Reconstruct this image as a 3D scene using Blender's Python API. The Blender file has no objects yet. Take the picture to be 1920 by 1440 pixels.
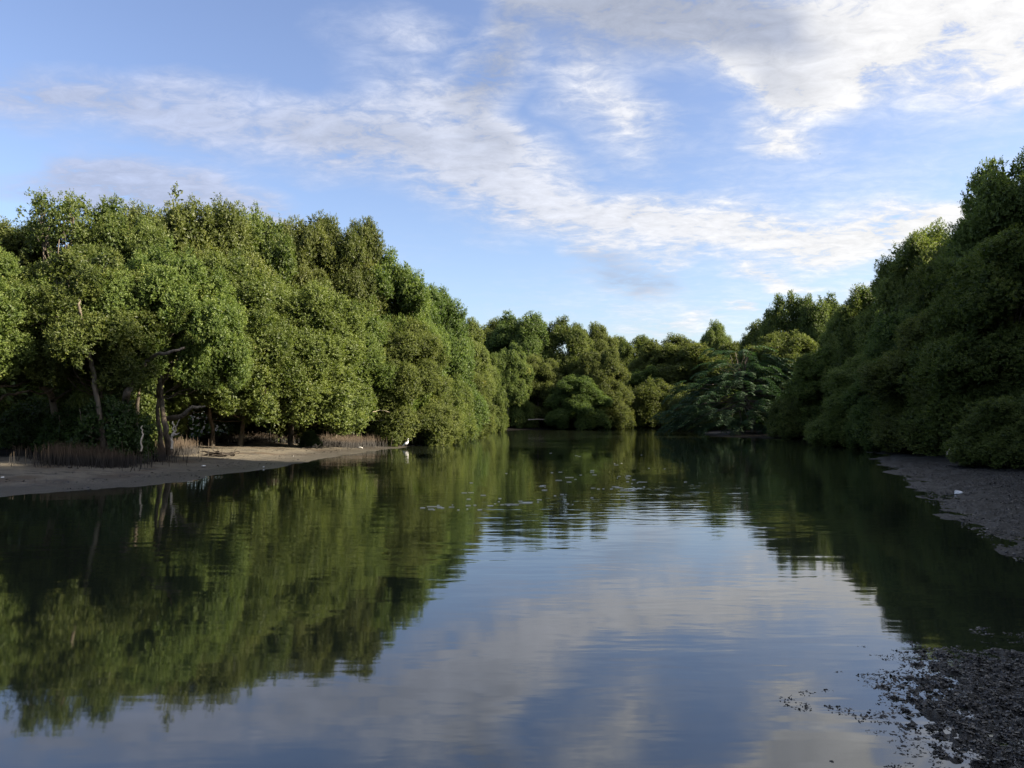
import bpy, math, random
import numpy as np
from mathutils import Vector, Matrix

R = math.radians
scene = bpy.context.scene
col = scene.collection
rng = np.random.default_rng(7)
random.seed(7)

# ------------------------------------------------------------------ camera
CAMZ, PITCH, FPX = 1.6, R(2.2), 1442.0
cam_d = bpy.data.cameras.new("camera")
cam_d.sensor_width = 36.0
cam_d.lens = 36.0 * FPX / 1920.0
cam_d.clip_start = 0.05
cam_d.clip_end = 6000
cam = bpy.data.objects.new("camera", cam_d)
cam.location = (0, 0, CAMZ)
cam.rotation_euler = (math.pi / 2 + PITCH, 0, 0)
col.objects.link(cam)
scene.camera = cam


def ray(px, py):
    u, v = (px - 960) / FPX, (720 - py) / FPX
    return np.array([u, math.cos(PITCH) - v * math.sin(PITCH), math.sin(PITCH) + v * math.cos(PITCH)])


def P(px, py, d):
    """world point seen at photo pixel (px, py) at forward distance d metres"""
    r = ray(px, py)
    return np.array([0, 0, CAMZ]) + r * (d / r[1])


def G(px, py, z=0.0):
    """world point on the level z seen at photo pixel"""
    r = ray(px, py)
    return np.array([0, 0, CAMZ]) + r * ((z - CAMZ) / r[2])


# ------------------------------------------------------------------ render look
scene.view_settings.view_transform = 'Standard'
scene.view_settings.look = 'None'
scene.view_settings.exposure = 1.8
scene.view_settings.gamma = 1.0
scene.view_settings.use_curve_mapping = False
scene.cycles.use_denoising = True
scene.cycles.max_bounces = 6
scene.cycles.diffuse_bounces = 3
scene.cycles.glossy_bounces = 3
scene.cycles.transmission_bounces = 4
scene.cycles.transparent_max_bounces = 4
scene.cycles.caustics_reflective = False
scene.cycles.caustics_refractive = False

# ------------------------------------------------------------------ sun and sky
SUN_AZ, SUN_EL = R(98), R(28)            # clockwise from the view direction (+Y)
sd = bpy.data.lights.new("sun", 'SUN')
sd.energy = 5.0
sd.angle = R(0.55)
sd.color = (1.0, 0.87, 0.66)
sun = bpy.data.objects.new("sun", sd)
to_sun = Vector((math.sin(SUN_AZ) * math.cos(SUN_EL), math.cos(SUN_AZ) * math.cos(SUN_EL), math.sin(SUN_EL)))
sun.rotation_euler = to_sun.to_track_quat('Z', 'Y').to_euler()
sun.location = (60, 0, 60)
col.objects.link(sun)

SKY_STRENGTH = 0.070
world = bpy.data.worlds.new("World")
scene.world = world
world.use_nodes = True
wt = world.node_tree
wt.nodes.clear()


class NT:
    """tiny helper for building node trees"""
    def __init__(self, tree):
        self.t = tree

    def n(self, typ, **kw):
        nd = self.t.nodes.new(typ)
        for k, v in kw.items():
            if k == 'ins':
                for a, b in v.items():
                    self.put(nd.inputs[a], b)
            else:
                setattr(nd, k, v)
        return nd

    def put(self, sock, v):
        if hasattr(v, 'is_linked') or hasattr(v, 'links'):
            self.t.links.new(v, sock)
        else:
            sock.default_value = v

    def math(self, op, a, b=0.0, c=0.0, clamp=False):
        nd = self.n('ShaderNodeMath', operation=op, use_clamp=clamp)
        for i, v in enumerate((a, b, c)):
            self.put(nd.inputs[i], v)
        return nd.outputs[0]

    def ramp(self, v, lo, hi, a=0.0, b=1.0, smooth=True):
        nd = self.n('ShaderNodeMapRange', interpolation_type='SMOOTHSTEP' if smooth else 'LINEAR')
        self.put(nd.inputs['Value'], v)
        nd.inputs['From Min'].default_value = lo
        nd.inputs['From Max'].default_value = hi
        nd.inputs['To Min'].default_value = a
        nd.inputs['To Max'].default_value = b
        return nd.outputs[0]

    def mix(self, f, a, b, mode='MIX'):
        nd = self.n('ShaderNodeMix', data_type='RGBA', blend_type=mode)
        self.put(nd.inputs[0], f)
        self.put(nd.inputs[6], a)
        self.put(nd.inputs[7], b)
        return nd.outputs[2]

    def noise(self, vec, scale, detail=4, rough=0.55, dist=0.0, col=False):
        nd = self.n('ShaderNodeTexNoise')
        if vec is not None:
            self.put(nd.inputs['Vector'], vec)
        nd.inputs['Scale'].default_value = scale
        nd.inputs['Detail'].default_value = detail
        nd.inputs['Roughness'].default_value = rough
        nd.inputs['Distortion'].default_value = dist
        return nd.outputs['Color' if col else 'Fac']

    def mapping(self, vec, loc=(0, 0, 0), rot=(0, 0, 0), scale=(1, 1, 1), typ='POINT'):
        nd = self.n('ShaderNodeMapping', vector_type=typ)
        self.put(nd.inputs['Vector'], vec)
        nd.inputs['Location'].default_value = loc
        nd.inputs['Rotation'].default_value = rot
        nd.inputs['Scale'].default_value = scale
        return nd.outputs[0]


w = NT(wt)
sky = w.n('ShaderNodeTexSky', sky_type='NISHITA', sun_disc=False, sun_elevation=SUN_EL, sun_rotation=SUN_AZ,
          altitude=0, air_density=1.0, dust_density=1.6, ozone_density=2.5)
tc = w.n('ShaderNodeTexCoord')
sep = w.n('ShaderNodeSeparateXYZ', ins={0: tc.outputs['Generated']})
az = w.math('ARCTAN2', sep.outputs[0], sep.outputs[1])
el = w.math('ARCSINE', sep.outputs[2])
ae = w.n('ShaderNodeCombineXYZ', ins={0: az, 1: el, 2: 0.0}).outputs[0]
# the layer the clouds lie in: direction divided by height, so that they foreshorten towards the horizon
zz = w.math('ADD', w.math('MAXIMUM', sep.outputs[2], 0.0), 0.16)
plane = w.n('ShaderNodeCombineXYZ', ins={0: w.math('DIVIDE', sep.outputs[0], zz), 1: w.math('DIVIDE', sep.outputs[1], zz), 2: 0.0}).outputs[0]
warp = w.noise(plane, 2.2, 3, 0.5, col=True)
warpv = w.n('ShaderNodeVectorMath', operation='MULTIPLY_ADD', ins={0: warp, 1: (0.20, 0.11, 0), 2: ae})
aew = w.n('ShaderNodeVectorMath', operation='SUBTRACT', ins={0: warpv.outputs[0], 1: (0.10, 0.055, 0)}).outputs[0]


def azel(px, py):
    r = ray(px, py)
    r = r / np.linalg.norm(r)
    return math.atan2(r[0], r[1]), math.asin(r[2])


def blobs(lst):
    tot = None
    for (x0, y0, x1, y1, wd, wt_) in lst:          # a streak from one sky direction to another, half-width wd
        a0, e0 = azel(x0, y0)
        a1, e1 = azel(x1, y1)
        ln = math.hypot(a1 - a0, e1 - e0) / 2
        wr = wd / FPX
        mp = w.mapping(aew, ((a0 + a1) / 2, (e0 + e1) / 2, 0), (0, 0, math.atan2(e1 - e0, a1 - a0)), (ln + wr, wr, 1), 'TEXTURE')
        g = w.n('ShaderNodeTexGradient', gradient_type='SPHERICAL', ins={0: mp}).outputs[1]
        if wt_ != 1.0:
            g = w.math('MULTIPLY', g, wt_)
        tot = g if tot is None else w.math('ADD', tot, g)
    return tot


CLOUDS = [  # x0, y0, x1, y1, half-width, weight (directions given as they lie in the photograph)
    (-300, 158, 420, 180, 74, 1.15), (250, 190, 800, 262, 92, 1.1), (600, 225, 980, 325, 110, 0.95),
    (820, 340, 1150, 400, 105, 0.95), (980, 400, 1500, 438, 80, 1.1), (1350, 440, 1900, 415, 66, 1.3),
    (1640, 430, 1900, 400, 50, 0.7), (1150, 430, 1300, 470, 50, 0.5),
    (-40, 330, 260, 348, 48, 1.3), (130, 335, 500, 395, 78, 1.75), (300, 370, 560, 410, 50, 0.6),
    (600, 20, 900, 60, 75, 0.62), (640, 120, 860, 190, 60, 0.5), (790, 150, 880, 220, 50, 0.5),
    (930, -120, 1290, 50, 130, 1.5), (950, 20, 905, 280, 90, 1.1), (1180, 20, 1700, 50, 90, 0.95),
    (1450, 95, 2050, 15, 110, 1.2), (1380, 155, 1620, 165, 70, 0.85), (1430, 235, 1540, 262, 46, 0.85),
    (1020, 110, 1150, 190, 75, 0.7), (1050, 220, 1240, 265, 55, 0.62), (1850, 130, 2050, 150, 50, 0.8),
    (1060, 480, 1240, 500, 28, 0.8), (1100, 530, 1250, 550, 36, 0.5), (1320, 500, 1560, 520, 22, 0.95),
    (1160, 600, 1330, 595, 30, 0.5), (1340, 578, 1450, 574, 11, 0.9), (1500, 560, 1900, 520, 40, 0.35),
    (700, 640, 1900, 600, 160, 0.30), (1100, 330, 2200, 330, 260, 0.22), (100, 420, 900, 480, 110, 0.14),
    (1000, -500, 2600, -300, 380, 1.2), (-1400, -300, 300, -700, 260, 0.8), (2200, 100, 3300, 200, 200, 1.0),
]
B = blobs(CLOUDS)
# a thin unseen cloud deck, added overhead and behind the viewer as fill light
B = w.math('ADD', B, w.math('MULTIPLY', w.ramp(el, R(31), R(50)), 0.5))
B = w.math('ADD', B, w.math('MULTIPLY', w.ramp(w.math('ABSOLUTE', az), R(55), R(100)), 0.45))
fb1 = w.noise(plane, 3.6, 10, 0.66, 0.3)
fb2 = w.noise(w.mapping(plane, (3.1, 1.7, 0), (0, 0, 0.5), (1.0, 1.5, 1)), 12.0, 7, 0.66, 0.5)
nn = w.math('ADD', w.math('MULTIPLY', fb1, 0.52), w.math('MULTIPLY', fb2, 0.48))
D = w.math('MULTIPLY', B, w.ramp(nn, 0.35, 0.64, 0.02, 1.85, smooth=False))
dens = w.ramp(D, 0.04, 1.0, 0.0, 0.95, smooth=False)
side = w.ramp(az, R(-32), R(30))
thick = w.ramp(B, 0.7, 1.5)
topdark = w.math('MULTIPLY', w.ramp(el, R(15), R(23)), w.math('SUBTRACT', 1.0, w.ramp(az, R(12), R(27))))
shade = w.math('MULTIPLY', w.math('MULTIPLY', thick, topdark), w.ramp(fb1, 0.3, 0.6, 0.75, 1.0))
k = 1.0 / SKY_STRENGTH / 2 ** scene.view_settings.exposure
cl = w.mix(side, (0.52 * k, 0.60 * k, 0.83 * k, 1), (1.02 * k, 1.01 * k, 1.0 * k, 1))
greys = blobs([(950, -60, 1300, 50, 130, 2.2), (960, 40, 905, 230, 70, 1.2), (1320, 10, 1560, 50, 75, 1.6), (1080, 515, 1230, 540, 40, 1.4)])
shade = w.math('MAXIMUM', shade, w.math('MINIMUM', greys, 1.0))
cl = w.mix(w.math('MULTIPLY', shade, 0.9), cl, (0.43 * k, 0.48 * k, 0.61 * k, 1))
fluff = w.ramp(nn, 0.38, 0.62, 0.80, 1.10, smooth=False)
cl = w.mix(1.0, cl, w.n('ShaderNodeCombineXYZ', ins={0: fluff, 1: fluff, 2: fluff}).outputs[0], 'MULTIPLY')
hs = w.n('ShaderNodeHueSaturation', ins={'Color': sky.outputs[0]})
hs.inputs['Saturation'].default_value = 0.97
hs.inputs['Hue'].default_value = 0.511
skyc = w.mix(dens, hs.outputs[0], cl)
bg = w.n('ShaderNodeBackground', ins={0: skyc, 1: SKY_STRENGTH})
wo = w.n('ShaderNodeOutputWorld', ins={0: bg.outputs[0]})


# ------------------------------------------------------------------ materials
def material(name):
    m = bpy.data.materials.new(name)
    m.use_nodes = True
    m.node_tree.nodes.clear()
    return m, NT(m.node_tree)


def principled(t, **ins):
    b = t.n('ShaderNodeBsdfPrincipled')
    for a, v in ins.items():
        t.put(b.inputs[a.replace('_', ' ')], v)
    return b


def finish(t, shader):
    t.n('ShaderNodeOutputMaterial', ins={0: shader})


def leaf_material(name, dark, light, young, transl=0.32, rough=0.42):
    m, t = material(name)
    at = t.n('ShaderNodeAttribute', attribute_name='tint')
    oi = t.n('ShaderNodeObjectInfo')
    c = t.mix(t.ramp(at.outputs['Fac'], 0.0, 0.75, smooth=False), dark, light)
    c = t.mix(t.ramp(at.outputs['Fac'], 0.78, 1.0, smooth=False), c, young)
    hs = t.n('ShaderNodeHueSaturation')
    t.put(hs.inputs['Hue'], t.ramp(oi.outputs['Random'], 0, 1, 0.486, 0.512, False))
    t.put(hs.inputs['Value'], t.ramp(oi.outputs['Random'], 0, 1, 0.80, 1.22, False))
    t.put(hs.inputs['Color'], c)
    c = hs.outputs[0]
    p = principled(t, Base_Color=c, Roughness=rough)
    p.inputs['Specular IOR Level'].default_value = 0.34
    tr = t.n('ShaderNodeBsdfTranslucent', ins={0: t.mix(1.0, c, (1.25, 1.3, 0.55, 1), 'MULTIPLY')})
    mx = t.n('ShaderNodeMixShader', ins={0: transl, 1: p.outputs[0], 2: tr.outputs[0]})
    finish(t, mx.outputs[0])
    return m


M = {}
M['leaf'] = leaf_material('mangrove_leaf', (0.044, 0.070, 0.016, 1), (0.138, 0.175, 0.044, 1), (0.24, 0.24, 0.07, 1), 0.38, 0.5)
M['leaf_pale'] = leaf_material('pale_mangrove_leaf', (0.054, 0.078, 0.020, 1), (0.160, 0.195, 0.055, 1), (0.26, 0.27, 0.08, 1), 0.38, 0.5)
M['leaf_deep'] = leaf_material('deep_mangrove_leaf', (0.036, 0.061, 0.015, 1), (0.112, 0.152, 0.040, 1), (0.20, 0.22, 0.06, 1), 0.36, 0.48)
M['feather'] = leaf_material('feathery_leaf', (0.022, 0.050, 0.026, 1), (0.046, 0.090, 0.044, 1), (0.08, 0.13, 0.06, 1), 0.3, 0.6)
M['shrub'] = leaf_material('shrub_leaf', (0.022, 0.046, 0.012, 1), (0.048, 0.085, 0.020, 1), (0.11, 0.14, 0.035, 1))

m, t = material('bark')
tcn = t.n('ShaderNodeTexCoord')
v = t.mapping(tcn.outputs['Object'], scale=(1, 1, 0.35))
n1 = t.noise(v, 9, 5, 0.6)
n2 = t.noise(tcn.outputs['Object'], 2.0, 3)
c = t.mix(t.ramp(n1, 0.35, 0.65), (0.045, 0.034, 0.026, 1), (0.17, 0.135, 0.10, 1))
c = t.mix(t.ramp(n2, 0.45, 0.65), c, (0.10, 0.09, 0.07, 1))
bp = t.n('ShaderNodeBump', ins={'Height': n1, 'Strength': 0.6, 'Distance': 0.03})
p = principled(t, Base_Color=c, Roughness=0.85, Normal=bp.outputs[0])
finish(t, p.outputs[0])
M['bark'] = m

m, t = material('dead_wood')
tcn = t.n('ShaderNodeTexCoord')
n1 = t.noise(tcn.outputs['Object'], 14, 4)
c = t.mix(n1, (0.22, 0.18, 0.14, 1), (0.55, 0.48, 0.38, 1))
finish(t, principled(t, Base_Color=c, Roughness=0.8).outputs[0])
M['deadwood'] = m

m, t = material('dark_driftwood')
tcn = t.n('ShaderNodeTexCoord')
n1 = t.noise(tcn.outputs['Object'], 14, 4)
c = t.mix(n1, (0.015, 0.012, 0.010, 1), (0.07, 0.055, 0.042, 1))
finish(t, principled(t, Base_Color=c, Roughness=0.7).outputs[0])
M['driftwood'] = m

m, t = material('pencil_root')
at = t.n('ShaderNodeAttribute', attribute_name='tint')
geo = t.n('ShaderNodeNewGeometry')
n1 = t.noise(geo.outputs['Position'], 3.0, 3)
c = t.mix(t.ramp(at.outputs['Fac'], 0.40, 0.75), (0.013, 0.011, 0.010, 1), t.mix(n1, (0.040, 0.022, 0.012, 1), (0.044, 0.032, 0.017, 1)))  # shade and wetness around the root feet are put into the colour
finish(t, principled(t, Base_Color=c, Roughness=0.8).outputs[0])
M['root'] = m

# ground: pale sandy mud on the left bank, black organic mud on the right bank and the near shore, dark leaf litter under the trees
m, t = material('tidal_mud')
geo = t.n('ShaderNodeNewGeometry')
pos = geo.outputs['Position']
sp = t.n('ShaderNodeSeparateXYZ', ins={0: pos})
at = t.n('ShaderNodeAttribute', attribute_name='litter')
n_big = t.noise(pos, 0.55, 4)
n_mid = t.noise(t.mapping(pos, scale=(0.7, 1.6, 1)), 2.4, 6, 0.65)
n_fine = t.noise(pos, 22, 5, 0.7)
n_peb = t.noise(pos, 70, 3, 0.6)
sand = t.mix(n_mid, (0.080, 0.070, 0.054, 1), (0.160, 0.137, 0.102, 1))
sand = t.mix(t.ramp(n_big, 0.52, 0.64), sand, (0.075, 0.054, 0.034, 1))
patch = t.ramp(t.noise(t.mapping(pos, (4, 2, 0), (0, 0, 0.1), (0.8, 2.6, 1)), 1.7, 6, 0.7), 0.53, 0.60)
sand = t.mix(t.math('MULTIPLY', patch, 0.9), sand, (0.028, 0.026, 0.025, 1))
wet = t.ramp(t.math('ADD', sp.outputs[2], t.math('MULTIPLY', t.math('SUBTRACT', n_mid, 0.5), 0.10)), 0.03, 0.13, 1.0, 0.0)
sand = t.mix(t.math('MULTIPLY', wet, 0.75), sand, (0.055, 0.050, 0.046, 1))
black = t.mix(n_fine, (0.004, 0.0042, 0.004, 1), (0.017, 0.017, 0.016, 1))
black = t.mix(t.ramp(n_peb, 0.56, 0.68), black, (0.034, 0.034, 0.032, 1))
isright = t.ramp(t.math('ADD', sp.outputs[0], t.math('MULTIPLY', t.math('SUBTRACT', n_big, 0.5), 2.0)), -1.2, 1.2)
c = t.mix(isright, sand, black)
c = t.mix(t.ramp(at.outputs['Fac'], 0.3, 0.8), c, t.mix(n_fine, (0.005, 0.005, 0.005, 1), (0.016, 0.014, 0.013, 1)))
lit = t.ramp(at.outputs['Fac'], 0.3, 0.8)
rough = t.math('SUBTRACT', 0.85, t.math('MULTIPLY', t.math('MAXIMUM', t.math('MULTIPLY', wet, 0.8), t.math('MULTIPLY', isright, 0.6)), 0.55))
hh = t.math('ADD', t.math('MULTIPLY', n_fine, 1.0), t.math('MULTIPLY', n_peb, 0.5))
bp = t.n('ShaderNodeBump', ins={'Height': hh, 'Strength': 0.8, 'Distance': 0.03})
p = principled(t, Base_Color=c, Roughness=rough, Normal=bp.outputs[0])
t.put(p.inputs['Specular IOR Level'], t.math('SUBTRACT', 0.5, t.math('MAXIMUM', t.math('MULTIPLY', lit, 0.45), t.math('MULTIPLY', isright, 0.32))))
finish(t, p.outputs[0])
M['mud'] = m

m, t = material('creek_water')
geo = t.n('ShaderNodeNewGeometry')
pos = geo.outputs['Position']
sp = t.n('ShaderNodeSeparateXYZ', ins={0: pos})
amp = t.ramp(t.noise(t.mapping(pos, (9, 3, 0), (0, 0, 0.15), (0.5, 1.0, 1)), 0.20, 3, 0.6), 0.36, 0.64, 0.12, 1.0)
far = t.ramp(sp.outputs[1], 3.5, 14.0, 0.35, 1.0)
amp = t.math('MULTIPLY', amp, far)
r1 = t.noise(t.mapping(pos, (0, 0, 0), (0, 0, 0.06), (0.33, 1.0, 1)), 3.0, 2, 0.5, 0.3)
r2 = t.noise(t.mapping(pos, (5, 1, 0), (0, 0, -0.12), (0.30, 1.0, 1)), 9.0, 2, 0.5, 0.2)
h = t.math('ADD', t.math('MULTIPLY', r1, 0.0075), t.math('MULTIPLY', r2, 0.0016))
h = t.math('MULTIPLY', h, amp)
bp = t.n('ShaderNodeBump', ins={'Height': h, 'Strength': 1.0, 'Distance': 1.0})
p = principled(t, Base_Color=(0.014, 0.018, 0.011, 1), Roughness=0.035, Normal=bp.outputs[0])
p.inputs['IOR'].default_value = 1.95
p.inputs['Specular IOR Level'].default_value = 0.6
finish(t, p.outputs[0])
M['water'] = m


def simple(name, c0, c1, rough, scale=20):
    m, t = material(name)
    tcn = t.n('ShaderNodeTexCoord')
    c = t.mix(t.noise(tcn.outputs['Object'], scale, 4), c0, c1)
    finish(t, principled(t, Base_Color=c, Roughness=rough).outputs[0])
    return m


M['plumage'] = simple('white_plumage', (0.50, 0.51, 0.52, 1), (0.66, 0.66, 0.66, 1), 0.7)
M['beak'] = simple('dark_beak', (0.02, 0.02, 0.02, 1), (0.05, 0.045, 0.04, 1), 0.4)
M['litter'] = simple('white_litter', (0.7, 0.7, 0.7, 1), (0.85, 0.85, 0.84, 1), 0.5)
M['foam'] = simple('foam', (0.6, 0.6, 0.58, 1), (0.82, 0.82, 0.80, 1), 0.5, 60)
M['debris'] = simple('black_leaf_debris', (0.004, 0.004, 0.004, 1), (0.022, 0.021, 0.020, 1), 0.28, 14)
M['bird'] = simple('dark_feathers', (0.03, 0.03, 0.03, 1), (0.06, 0.055, 0.05, 1), 0.7)


# ------------------------------------------------------------------ mesh helpers
def mesh_np(name, verts, faces, mat, smooth=False, attrs=None):
    """verts (N,3); faces (M,k) with one k"""
    me = bpy.data.meshes.new(name)
    verts = np.ascontiguousarray(verts, dtype=np.float32)
    faces = np.ascontiguousarray(faces, dtype=np.int32)
    nf, kk = faces.shape
    me.vertices.add(len(verts))
    me.vertices.foreach_set('co', verts.ravel())
    me.loops.add(nf * kk)
    me.loops.foreach_set('vertex_index', faces.ravel())
    me.polygons.add(nf)
    me.polygons.foreach_set('loop_start', np.arange(0, nf * kk, kk, dtype=np.int32))
    me.update(calc_edges=True)
    me.polygons.foreach_set('use_smooth', np.full(nf, smooth, dtype=bool))
    for an, arr in (attrs or {}).items():
        a = me.attributes.new(an, 'FLOAT', 'POINT')
        a.data.foreach_set('value', np.ascontiguousarray(arr, dtype=np.float32))
    me.materials.append(M[mat])
    return me


def obj(name, me, parent=None, loc=None):
    o = bpy.data.objects.new(name, me)
    col.objects.link(o)
    if parent is not None:
        o.parent = parent
    if loc is not None:
        o.location = loc
    return o


def tag(o, label=None, cat=None, group=None, kind=None):
    if label:
        o['label'] = label
    if cat:
        o['category'] = cat
    if group:
        o['group'] = group
    if kind:
        o['kind'] = kind
    return o


def norm(a):
    return a / np.maximum(np.linalg.norm(a, axis=-1, keepdims=True), 1e-9)


class Tubes:
    """collects swept tubes as quads"""
    def __init__(self):
        self.v, self.f, self.n, self.a = [], [], 0, []

    def add(self, pts, radii, seg=6, wob=0.0, tint=None):
        pts = np.asarray(pts, float)
        radii = np.asarray(radii, float)
        if radii.ndim == 0:
            radii = np.full(len(pts), float(radii))
        tan = norm(np.gradient(pts, axis=0))
        ref = np.array([0.0, 0, 1]) if abs(tan[0][2]) < 0.8 else np.array([1.0, 0, 0])
        ang = np.arange(seg) * 2 * math.pi / seg
        rings = []
        s = norm(np.cross(tan[0], ref))
        for i in range(len(pts)):
            s = norm(s - tan[i] * np.dot(s, tan[i]))
            b = np.cross(tan[i], s)
            rr = radii[i] * (1 + wob * rng.uniform(-1, 1, seg))
            rings.append(pts[i] + (np.cos(ang)[:, None] * s + np.sin(ang)[:, None] * b) * rr[:, None])
        base = self.n
        for i in range(len(pts) - 1):
            for j in range(seg):
                j2 = (j + 1) % seg
                self.f.append((base + i * seg + j, base + i * seg + j2, base + (i + 1) * seg + j2, base + (i + 1) * seg + j))
        self.v.append(np.concatenate(rings))
        tt = np.zeros(len(pts)) if tint is None else np.asarray(tint, float)
        self.a.append(np.repeat(tt, seg))
        self.n += len(pts) * seg

    def mesh(self, name, mat):
        return mesh_np(name, np.concatenate(self.v), np.array(self.f), mat, True, {'tint': np.concatenate(self.a)})


def wander(pts, n=4, amp=0.05):
    """resample a polyline with a Catmull-Rom curve and add small crooks"""
    pts = [np.asarray(p, float) for p in pts]
    ext = [2 * pts[0] - pts[1]] + pts + [2 * pts[-1] - pts[-2]]
    out = []
    for i in range(1, len(ext) - 2):
        p0, p1, p2, p3 = ext[i - 1:i + 3]
        for k in range(n):
            u = k / n
            out.append(0.5 * ((2 * p1) + (-p0 + p2) * u + (2 * p0 - 5 * p1 + 4 * p2 - p3) * u * u + (-p0 + 3 * p1 - 3 * p2 + p3) * u ** 3))
    out.append(pts[-1])
    out = np.array(out)
    out[1:-1] += rng.normal(0, amp, out[1:-1].shape)
    return out


def vnoise(x, y, seed=0):
    """value noise on numpy arrays"""
    xi, yi = np.floor(x).astype(np.int64), np.floor(y).astype(np.int64)
    xf, yf = x - xi, y - yi
    xf, yf = xf * xf * (3 - 2 * xf), yf * yf * (3 - 2 * yf)

    def hsh(a, b):
        n = (a * 374761393 + b * 668265263 + seed * 1442695041) & 0x7fffffff
        n = ((n ^ (n >> 13)) * 1274126177) & 0x7fffffff
        return ((n ^ (n >> 16)) & 0xffff) / 65535.0
    return (hsh(xi, yi) * (1 - xf) + hsh(xi + 1, yi) * xf) * (1 - yf) + (hsh(xi, yi + 1) * (1 - xf) + hsh(xi + 1, yi + 1) * xf) * yf


def fbm(x, y, oct=4, seed=0, gain=0.5):
    a, s, tot = 1.0, 0.0, 0.0
    for i in range(oct):
        s = s + a * (vnoise(x, y, seed + i) - 0.5)
        tot += a
        a *= gain
        x, y = x * 2.03 + 11.3, y * 2.03 + 5.7
    return s / tot


# ------------------------------------------------------------------ ground and water
SHORE = np.array([
    (-30, 13.2), (-14, 14.4), (-10.0, 15.1), (-8.3, 16.9), (-7.6, 19.2), (-7.0, 23.0), (-6.5, 28.8), (-5.9, 33.5), (-5.0, 37.5),
    (-3.6, 45.0), (-2.6, 55.0), (-1.6, 66.0), (0.0, 75.0), (5.0, 78.0), (9.5, 79.0), (11.5, 86.0), (15.0, 88.0), (17.0, 80.0), (16.5, 66.0), (14.5, 58.0), (14.0, 54.0),
    (16.0, 50.0), (19.0, 45.0), (19.0, 38.0), (17.2, 35.2), (16.6, 33.4), (14.5, 31.8), (15.0, 30.0), (12.6, 27.2), (11.4, 23.5), (10.1, 20.0), (7.9, 14.9), (6.3, 10.7),
    (5.5, 8.4), (6.2, 7.2), (5.4, 6.2), (3.57, 5.36), (2.75, 5.12), (2.55, 4.72), (2.1, 4.52), (1.85, 4.1), (1.95, 3.6), (1.5, 2.6), (0.2, 1.6),
    (-4, 1.2), (-12, 1.6), (-30, 3.0)])


def shore_dist(x, y):
    """distance to the waterline, positive on land"""
    best = np.full(x.shape, 1e9)
    inside = np.zeros(x.shape, bool)
    n = len(SHORE)
    for i in range(n):
        (x0, y0), (x1, y1) = SHORE[i], SHORE[(i + 1) % n]
        dx, dy = x1 - x0, y1 - y0
        tt = np.clip(((x - x0) * dx + (y - y0) * dy) / (dx * dx + dy * dy), 0, 1)
        best = np.minimum(best, (x - x0 - tt * dx) ** 2 + (y - y0 - tt * dy) ** 2)
        cond = (y0 > y) != (y1 > y)
        xin = dx * (y - y0) / (dy if abs(dy) > 1e-9 else 1e-9) + x0
        inside ^= cond & (x < xin)
    d = np.sqrt(best)
    return np.where(inside, -d, d)


def ground_z(x, y):
    x, y = np.asarray(x, float), np.asarray(y, float)
    s = shore_dist(x, y)
    s = s + fbm(x * 0.8, y * 0.8, 4, 3, 0.6) * 1.0 * np.clip(y / 12, 0.2, 1) + fbm(x * 3.1, y * 3.1, 3, 8) * 0.25
    slope = np.where(x < 0, 0.050, 0.040)
    z = np.where(s > 0, slope * np.minimum(s, 9) + 0.0 * s, np.maximum(0.09 * s, -0.8))
    near = np.clip(1 - np.abs(np.hypot(x - 3.2, y - 3.6)) / 6.0, 0, 1)
    z = z + fbm(x * 1.5, y * 1.5, 4, 21) * 0.05 * np.clip(s + 0.4, 0, 1)
    z = z + (np.abs(fbm(x * 7, y * 7, 3, 31)) * 0.08 - 0.018 + fbm(x * 26, y * 26, 3, 41, 0.7) * 0.06) * np.clip(near * 2, 0, 1) * np.clip(s * 2 + 0.7, 0, 1)
    rb = (x > 3) & (y > 7) & (y < 40)
    z = z + np.where(rb, (fbm(x * 5, y * 5, 4, 51, 0.6) * 0.10 + fbm(x * 1.1, y * 1.1, 3, 52) * 0.08) * np.clip(s * 2 + 0.3, 0, 1), 0)
    return z


angs = np.concatenate([np.arange(-180, -40, 4.0), np.arange(-40, 40, 0.17), np.arange(40, 180, 4.0)])
angs = np.radians(angs)
rad = [0.5]
while rad[-1] < 100:
    rad.append(rad[-1] * 1.0075)
while rad[-1] < 2500:
    rad.append(rad[-1] * 1.15)
rad = np.array(rad)
AA, RR = np.meshgrid(angs, rad)
gx, gy = (np.sin(AA) * RR).ravel(), (np.cos(AA) * RR).ravel()
gz = ground_z(gx, gy)
sdv = shore_dist(gx, gy)
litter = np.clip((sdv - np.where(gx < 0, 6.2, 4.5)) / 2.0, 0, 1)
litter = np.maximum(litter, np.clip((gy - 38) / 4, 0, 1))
na, nr = len(angs), len(rad)
ii, jj = np.meshgrid(np.arange(nr - 1), np.arange(na), indexing='ij')
j2 = (jj + 1) % na
fq = np.stack([ii * na + jj, ii * na + j2, (ii + 1) * na + j2, (ii + 1) * na + jj], -1).reshape(-1, 4)[:, ::-1]
cen = len(gx)
vts = np.concatenate([np.stack([gx, gy, gz], 1), [[0, 0, 0.1]]])
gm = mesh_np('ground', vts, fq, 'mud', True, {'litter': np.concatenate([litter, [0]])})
tag(obj('ground', gm), kind='structure')

wm = mesh_np('water', np.array([(-60, -10, 0), (60, -10, 0), (60, 110, 0), (-60, 110, 0)], float), np.array([(0, 1, 2, 3)]), 'water')
tag(obj('water', wm), kind='structure')


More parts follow.
